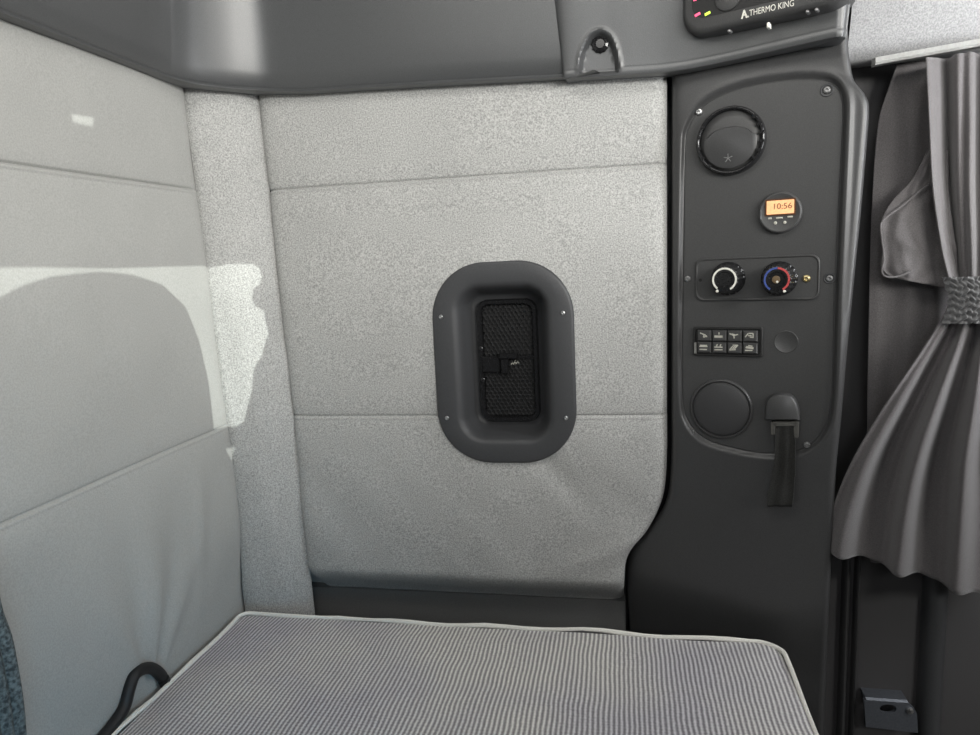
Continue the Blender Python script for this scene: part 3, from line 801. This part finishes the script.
def strap():
    s, z = PAN.px(784, 424); 
    t = thing('strap_anchor', 'black webbing strap hanging from capped anchor low on control plate', 'strap', PAN.w(s, DP, z))
    c = MB(); s1, z1 = PAN.px(783.5, 408)
    pts = spline([PAN.px(a, b) for a, b in ((765.5, 419), (766, 404), (770, 396), (780, 392.5), (790, 393.5), (796, 399), (799.5, 409), (800.5, 419))], 6)
    c.loft([[PAN.w(s1 + (a - s1) * k, DP + d, z1 + (b - z1) * k) for a, b in pts] for k, d in ((1.0, 0), (1.0, 0.006), (0.95, 0.011), (0.86, 0.013))], True, False, True)
    c.obj('cap', M['plastic2'], t, True, 50)
    b = MB()
    for p, q in (((774, 421), (774, 433)), ((774, 422.5), (797, 422.5)), ((797, 421), (796.5, 436))):
        b.bar(PAN, PAN.px(*p), PAN.px(*q), 0.006, DP, DP + 0.011)
    b.obj('buckle', simple('buckle_grey', (0.09, 0.088, 0.08), 0.5), t, True, 30)
    ro = [(777, 426, 794, 426, 0.008), (776, 438, 796, 441, 0.011), (776, 455, 796, 456, 0.012), (774, 470, 796, 470, 0.013), (771, 483, 795, 484, 0.015), (769, 490, 795, 491, 0.018), (769, 500, 794, 500, 0.021), (770, 503, 793, 503, 0.016)]
    rings = []
    for a, y1, c2_, y2, d in ro:
        l, r = PAN.px(a, y1), PAN.px(c2_, y2); th = 0.0035 if y1 < 485 else 0.006
        ring = []
        for k in range(9):
            f = k / 8; ring.append(PAN.w(l[0] + (r[0] - l[0]) * f, DP + d + th / 2 + 0.0008 * math.cos(f * 12), l[1] + (r[1] - l[1]) * f))
        for k in range(8, -1, -1):
            f = k / 8; ring.append(PAN.w(l[0] + (r[0] - l[0]) * f, DP + d - th / 2, l[1] + (r[1] - l[1]) * f))
        rings.append(ring)
    m = MB(); m.loft(rings, True, True, True); m.obj('webbing', M['webbing'], t, True, 40)
strap()

# ------------------------------------------------------------------ overhead controller
def controller():
    ctr = at(766, 22, y=0.998)
    fr = Frame(ctr[0], ctr[1], 25); zb = ctr[2]
    t = thing('wall_controller', 'black remote control unit with red and green lamps under the ceiling', 'controller', tuple(ctr))
    w, h = 0.205, 0.115; s0, z0 = -0.004, zb + h / 2
    mb = MB()
    mb.loft([[fr.w(a, d, b) for a, b in rr(s0, z0, w - i, h - i, 0.028, 8)] for i, d in ((0, -0.045), (0, 0.002), (0.003, 0.008), (0.008, 0.011), (0.014, 0.012))], True, False, True)
    mb.obj('case', M['plate'], t, True, 50)
    f = MB(); f.loft([[fr.w(a, d, b) for a, b in rr(s0, z0 + 0.004, w - 0.03, h - 0.03, 0.018, 8)] for d in (0.0115, 0.0126)], True, False, True)
    f.obj('face_plate', M['black'], t, True, 40)
    def loc(px, py): return fr.px(px, py, 0.013)
    for (px, py), m, nm, lb in (((697.5, 14.5), 'ledr', 'indicator_lamp', 'red lamp'), ((707.5, 13.5), 'ledg', 'indicator_lamp', 'green lamp')):
        s, z = loc(px, py); q = MB()
        q.bar(fr, (s - 0.0035, z - 0.001), (s + 0.0035, z + 0.001), 0.003, 0.012, 0.0134); o = q.obj(nm, M[m], t, False); o['label'] = lb
    s, z = loc(695, 0); q = MB(); q.bar(fr, (s - 0.002, z), (s + 0.002, z), 0.002, 0.012, 0.0134); o = q.obj('indicator_lamp', M['ledr'], t, False); o['label'] = 'red lamp'
    s, z = loc(768, 9)
    text_obj('lettering', 'THERMO KING', 0.0105, fr, s + 0.004, 0.0128, z, M['white'], t, sx=0.76)
    s2, z2 = loc(745, 14); em = MB()
    em.bar(fr, (s2 - 0.004, z2 - 0.005), (s2 - 0.0012, z2 + 0.005), 0.0018, 0.0124, 0.0132); em.bar(fr, (s2 - 0.0012, z2 + 0.005), (s2 + 0.0022, z2 - 0.005), 0.0018, 0.0124, 0.0132)
    em.bar(fr, (s2 + 0.003, z2 - 0.003), (s2 + 0.0044, z2 - 0.0045), 0.0018, 0.0124, 0.0132); em.bar(fr, (s2 - 0.003, z2 - 0.001), (s2 + 0.002, z2 - 0.001), 0.0014, 0.0124, 0.0132)
    em.obj('emblem', M['white'], t, False)
    s, z = loc(728, 2); k = MB(); k.lathe(fr, s, z + 0.006, [(0.017, 0.012), (0.0165, 0.0145), (0.014, 0.0155), (0.001, 0.0155)], 32); k.obj('round_key', M['plate'], t, True, 40)
    s, z = fr.px(768, 25, 0.01); k = MB(); k.box(fr, s - 0.0014, s + 0.0014, 0.000, 0.011, z - 0.003, z + 0.003, 0.0006); o = k.obj('clip', M['white'], t, True, 30); o['label'] = 'tiny white clip'
    k = MB()
    for px, py in ((730, 34), (808, 15), (817, 13)):
        s, z = fr.px(px, py, 0.004); k.v, k.f = [], []
        k.lathe(fr, s, z + 0.003, [(0.0022, 0.0), (0.002, 0.009), (0.001, 0.010)], 10); k.obj('latch_pip', M['darksteel'], t)
controller()

def trim_screw():
    p = at(600, 42, y=1.055); fr = Frame(p[0], 1.0655, 0)
    mb = MB(); mb.lathe(fr, 0, p[2], [(0.0125, -0.004), (0.0125, 0.002), (0.0115, 0.0045), (0.008, 0.0060), (0.0060, 0.0040), (0.0005, 0.0040)], 36, wob=lambda f, d: 1 + 0.05 * math.cos(f * 2 * math.pi * 12))
    o = mb.obj('trim_screw', M['gloss'], None, True, 40); tag(o, 'black round screw head in arched pocket of overhead moulding', 'screw')
trim_screw()

# ------------------------------------------------------------------ curtain
def curtain():
    t = thing('curtain', 'dark grey gathered curtain tied back at the right edge', 'curtain', tuple(at(925, 575, y=1.04)))
    yb = 1.045
    def sheet(name, rows, nf, amp, ph, yoff=0.0, cols=150, sub=10, mat=M['curtain'], pw=1.0, hem=None):
        R_ = spline(rows, sub); W = []
        for i, (L, Rr, py1, py2, A) in enumerate(R_):
            a = at(L, py1, y=yb + yoff); b = at(Rr, py2, y=yb + yoff); row = []
            v = i / (len(R_) - 1)
            for j in range(cols):
                u = j / (cols - 1); p = a + (b - a) * u
                w = math.sin(2 * math.pi * (nf * u ** pw + ph + 0.10 * math.sin(v * 4 + u * 6)))
                f = A * amp * (0.75 * w + 0.25 * math.sin(2 * math.pi * (nf * 2.3 * u + ph * 3 + 0.2 * v)))
                f += 0.003 * noise.noise(Vector((u * 7, v * 9, ph * 10)))
                row.append((p[0] + 0.4 * f, p[1] + f, p[2]))
            W.append(row)
        ob = grid_obj(name, np.array(W), mat, t)
        md = ob.modifiers.new('thick', 'SOLIDIFY'); md.thickness = 0.0016; md.offset = 0
        return ob
    # back width hanging behind, straight down from the rail
    sheet('curtain_panel', [(897, 1010, 64, 50, .5), (887, 1010, 92, 88, .7), (877, 1010, 130, 130, .8), (871, 1010, 220, 220, 1), (868, 1010, 340, 340, 1), (867, 1010, 430, 430, 1), (868, 1010, 520, 520, 1), (870, 1010, 562, 580, 1)], 2.1, 0.007, 0.1, 0.030)
    # front width, gathered at the tie and flaring out to the hem
    sheet('curtain_panel', [(926, 1040, 60, 44, 1.1), (929, 1035, 120, 120, 1.2), (933, 1028, 190, 190, 1.15), (942, 1018, 250, 250, .9), (950, 1006, 288, 286, .55), (945, 1003, 312, 310, .5), (925, 1010, 345, 340, .9), (888, 1020, 400, 390, 1.3),
          (855, 1025, 455, 450, 1.6), (834, 1030, 505, 520, 1.5), (824, 1030, 548, 610, 1.3)], 3.1, 0.016, 0.62, -0.012, 200)
    # turned-out flap of the front width above the tie
    sheet('flap', [(928, 948, 150, 150, .3), (912, 948, 180, 182, .5), (893, 950, 200, 210, .8), (881, 954, 222, 235, 1), (883, 957, 245, 255, 1), (882, 957, 268, 275, 1), (890, 956, 277, 290, .8)], 1.3, 0.006, 0.3, -0.002, 60)
    mb = MB()                                          # hemmed edge of the flap
    pts = spline([at(a, b, y=yb - 0.010) for a, b in ((930, 183), (917, 193), (903, 205), (888, 216), (881, 224), (882, 240), (884, 258), (882, 272), (888, 277), (900, 276), (912, 270))], 6)
    mb.tube(pts, 0.0012, 8); mb.obj('flap_hem', M['curtain'], t)
    # shirred tie band
    zs = np.linspace(0, 1, 70); us = np.linspace(0, 1, 60); W = np.zeros((70, 60, 3))
    for i, v in enumerate(zs):
        for j, u in enumerate(us):
            l = at(940 + 6 * math.sin(v * 3.14), 277 + v * 46, y=1.025); r = at(1004, 274 + v * 46, y=1.025)
            p = l + (r - l) * u; rib = 0.0022 * math.sin(2 * math.pi * (v * 7 + 0.25 * math.sin(u * 30))) + 0.0018 * math.sin(2 * math.pi * (u * 14 + 0.3 * math.sin(v * 20)))
            out = 0.030 * math.sin(math.pi * min(1, u * 0.9 + 0.02)) ** 0.6 * (0.8 + 0.2 * math.sin(math.pi * v))
            W[i, j] = (p[0], p[1] - out - rib, p[2])
    grid_obj('tie_band', W, fabric('shirred_cloth', (0.12, 0.12, 0.125), (0.2, 0.2, 0.2), 700, sheen=0.4), t)
curtain()
mb = MB(); a, b = at(873, 64, y=1.047), at(985, 44, y=1.047)
rg = []
for k in range(20):
    p = a + (b - a) * k / 19
    rg.append([(p[0], p[1] + dy, p[2] + dz) for dy, dz in ((-0.008, -0.003), (-0.010, 0.0), (-0.009, 0.006), (0.006, 0.007), (0.006, -0.003))])
mb.loft(rg, True, True, True)
o = mb.obj('curtain_rail', simple('rail_grey', (0.34, 0.34, 0.33), 0.4), None, True, 40)
tag(o, 'pale curtain rail under the headliner above the tied curtain', 'rail')

# ------------------------------------------------------------------ latch plate on the lower wall
def latch():
    fr = Frame(0, 1.118, 0); c = fr.px(890, 718)
    t = thing('striker_plate', 'metal striker plate with a round hole on the lower right wall', 'latch plate', fr.w(c[0], 0, c[1] - 0.03))
    out = [fr.px(a, b, 0.026) for a, b in ((864, 700), (908, 703), (914, 708), (917, 714), (918, 733), (866, 727))]
    hole = [fr.px(888 + 8.5 * math.cos(a), 709 + 4.6 * math.sin(a), 0.026) for a in np.linspace(0, 2 * math.pi, 25)[:-1]]
    bm = bmesh.new(); org = Vector(t.location)
    for d in (0.026,):
        for lp in (out, hole):
            vs = [bm.verts.new(Vector(fr.w(a, d, b)) - org) for a, b in lp]
            for i in range(len(vs)): bm.edges.new((vs[i], vs[(i + 1) % len(vs)]))
    bmesh.ops.triangle_fill(bm, use_beauty=True, edges=bm.edges[:])
    r = bmesh.ops.extrude_face_region(bm, geom=bm.faces[:])
    bmesh.ops.translate(bm, verts=[v for v in r['geom'] if isinstance(v, bmesh.types.BMVert)], vec=(0, 0.006, 0))
    bmesh.ops.recalc_face_normals(bm, faces=bm.faces)
    me = bpy.data.meshes.new('plate'); bm.to_mesh(me); bm.free(); me.materials.append(M['zinc'])
    o = bpy.data.objects.new('plate', me); COL.objects.link(o); o.parent = t
    m = MB(); l, r_ = fr.px(866, 700, 0.026), fr.px(908, 703, 0.026)
    m.loft([[fr.w(l[0], d, l[1] + e), fr.w(r_[0], d, r_[1] + e)] for d, e in ((0.026, 0.0), (0.023, 0.003), (-0.07, 0.003), (-0.07, -0.003), (0.02, -0.003), (0.02, 0.0))], False)
    m.obj('bracket', M['zinc'], t, True, 30)
    s, z = fr.px(913, 709, 0.028); m = MB(); m.lathe(fr, s - 0.004, z - 0.004, [(0.0055, 0.026), (0.005, 0.029), (0.002, 0.0305)], 14); m.obj('rivet', M['steel'], t)
latch()

# ------------------------------------------------------------------ strap and loop by the rear wall
def hang_belt():
    xb = -0.60; rings = []
    rows = spline([(-14, 540, 0), (-4, 602, 0), (7, 635, 0), (13, 665, 0), (18, 695, 0), (21.5, 735, 0), (23, 800, 0)], 6)
    for px, py, _ in rows:
        r = at(px, py, x=xb); ring = []
        for k in range(25):
            f = k / 24; y = r[1] - 0.050 * f
            ring.append((xb + 0.006 + 0.005 * abs(math.sin(f * 11)), y, r[2] - 0.02 * f))
        for k in range(24, -1, -1):
            f = k / 24; ring.append((xb, r[1] - 0.050 * f, r[2] - 0.02 * f))
        rings.append(ring)
    mb = MB(); mb.loft(rings, True, True, True)
    o = mb.obj('restraint_belt', M['belt'], None, True, 50)
    tag(o, 'dark woven restraint belt hanging at the lower left corner', 'belt')
hang_belt()
mb = MB()
pts = spline([at(a, b, x=-0.652) for a, b in ((86, 770), (100, 742), (113, 725), (124, 708), (129, 690), (134, 676), (143, 669), (153, 669), (162, 677), (168, 690), (170, 706))], 6)
mb.tube(pts, 0.0080, 12, 1.0)
o = mb.obj('pull_loop', M['rubber'], None, True, 60)
tag(o, 'black pull loop sticking up between mattress and left wall', 'loop')
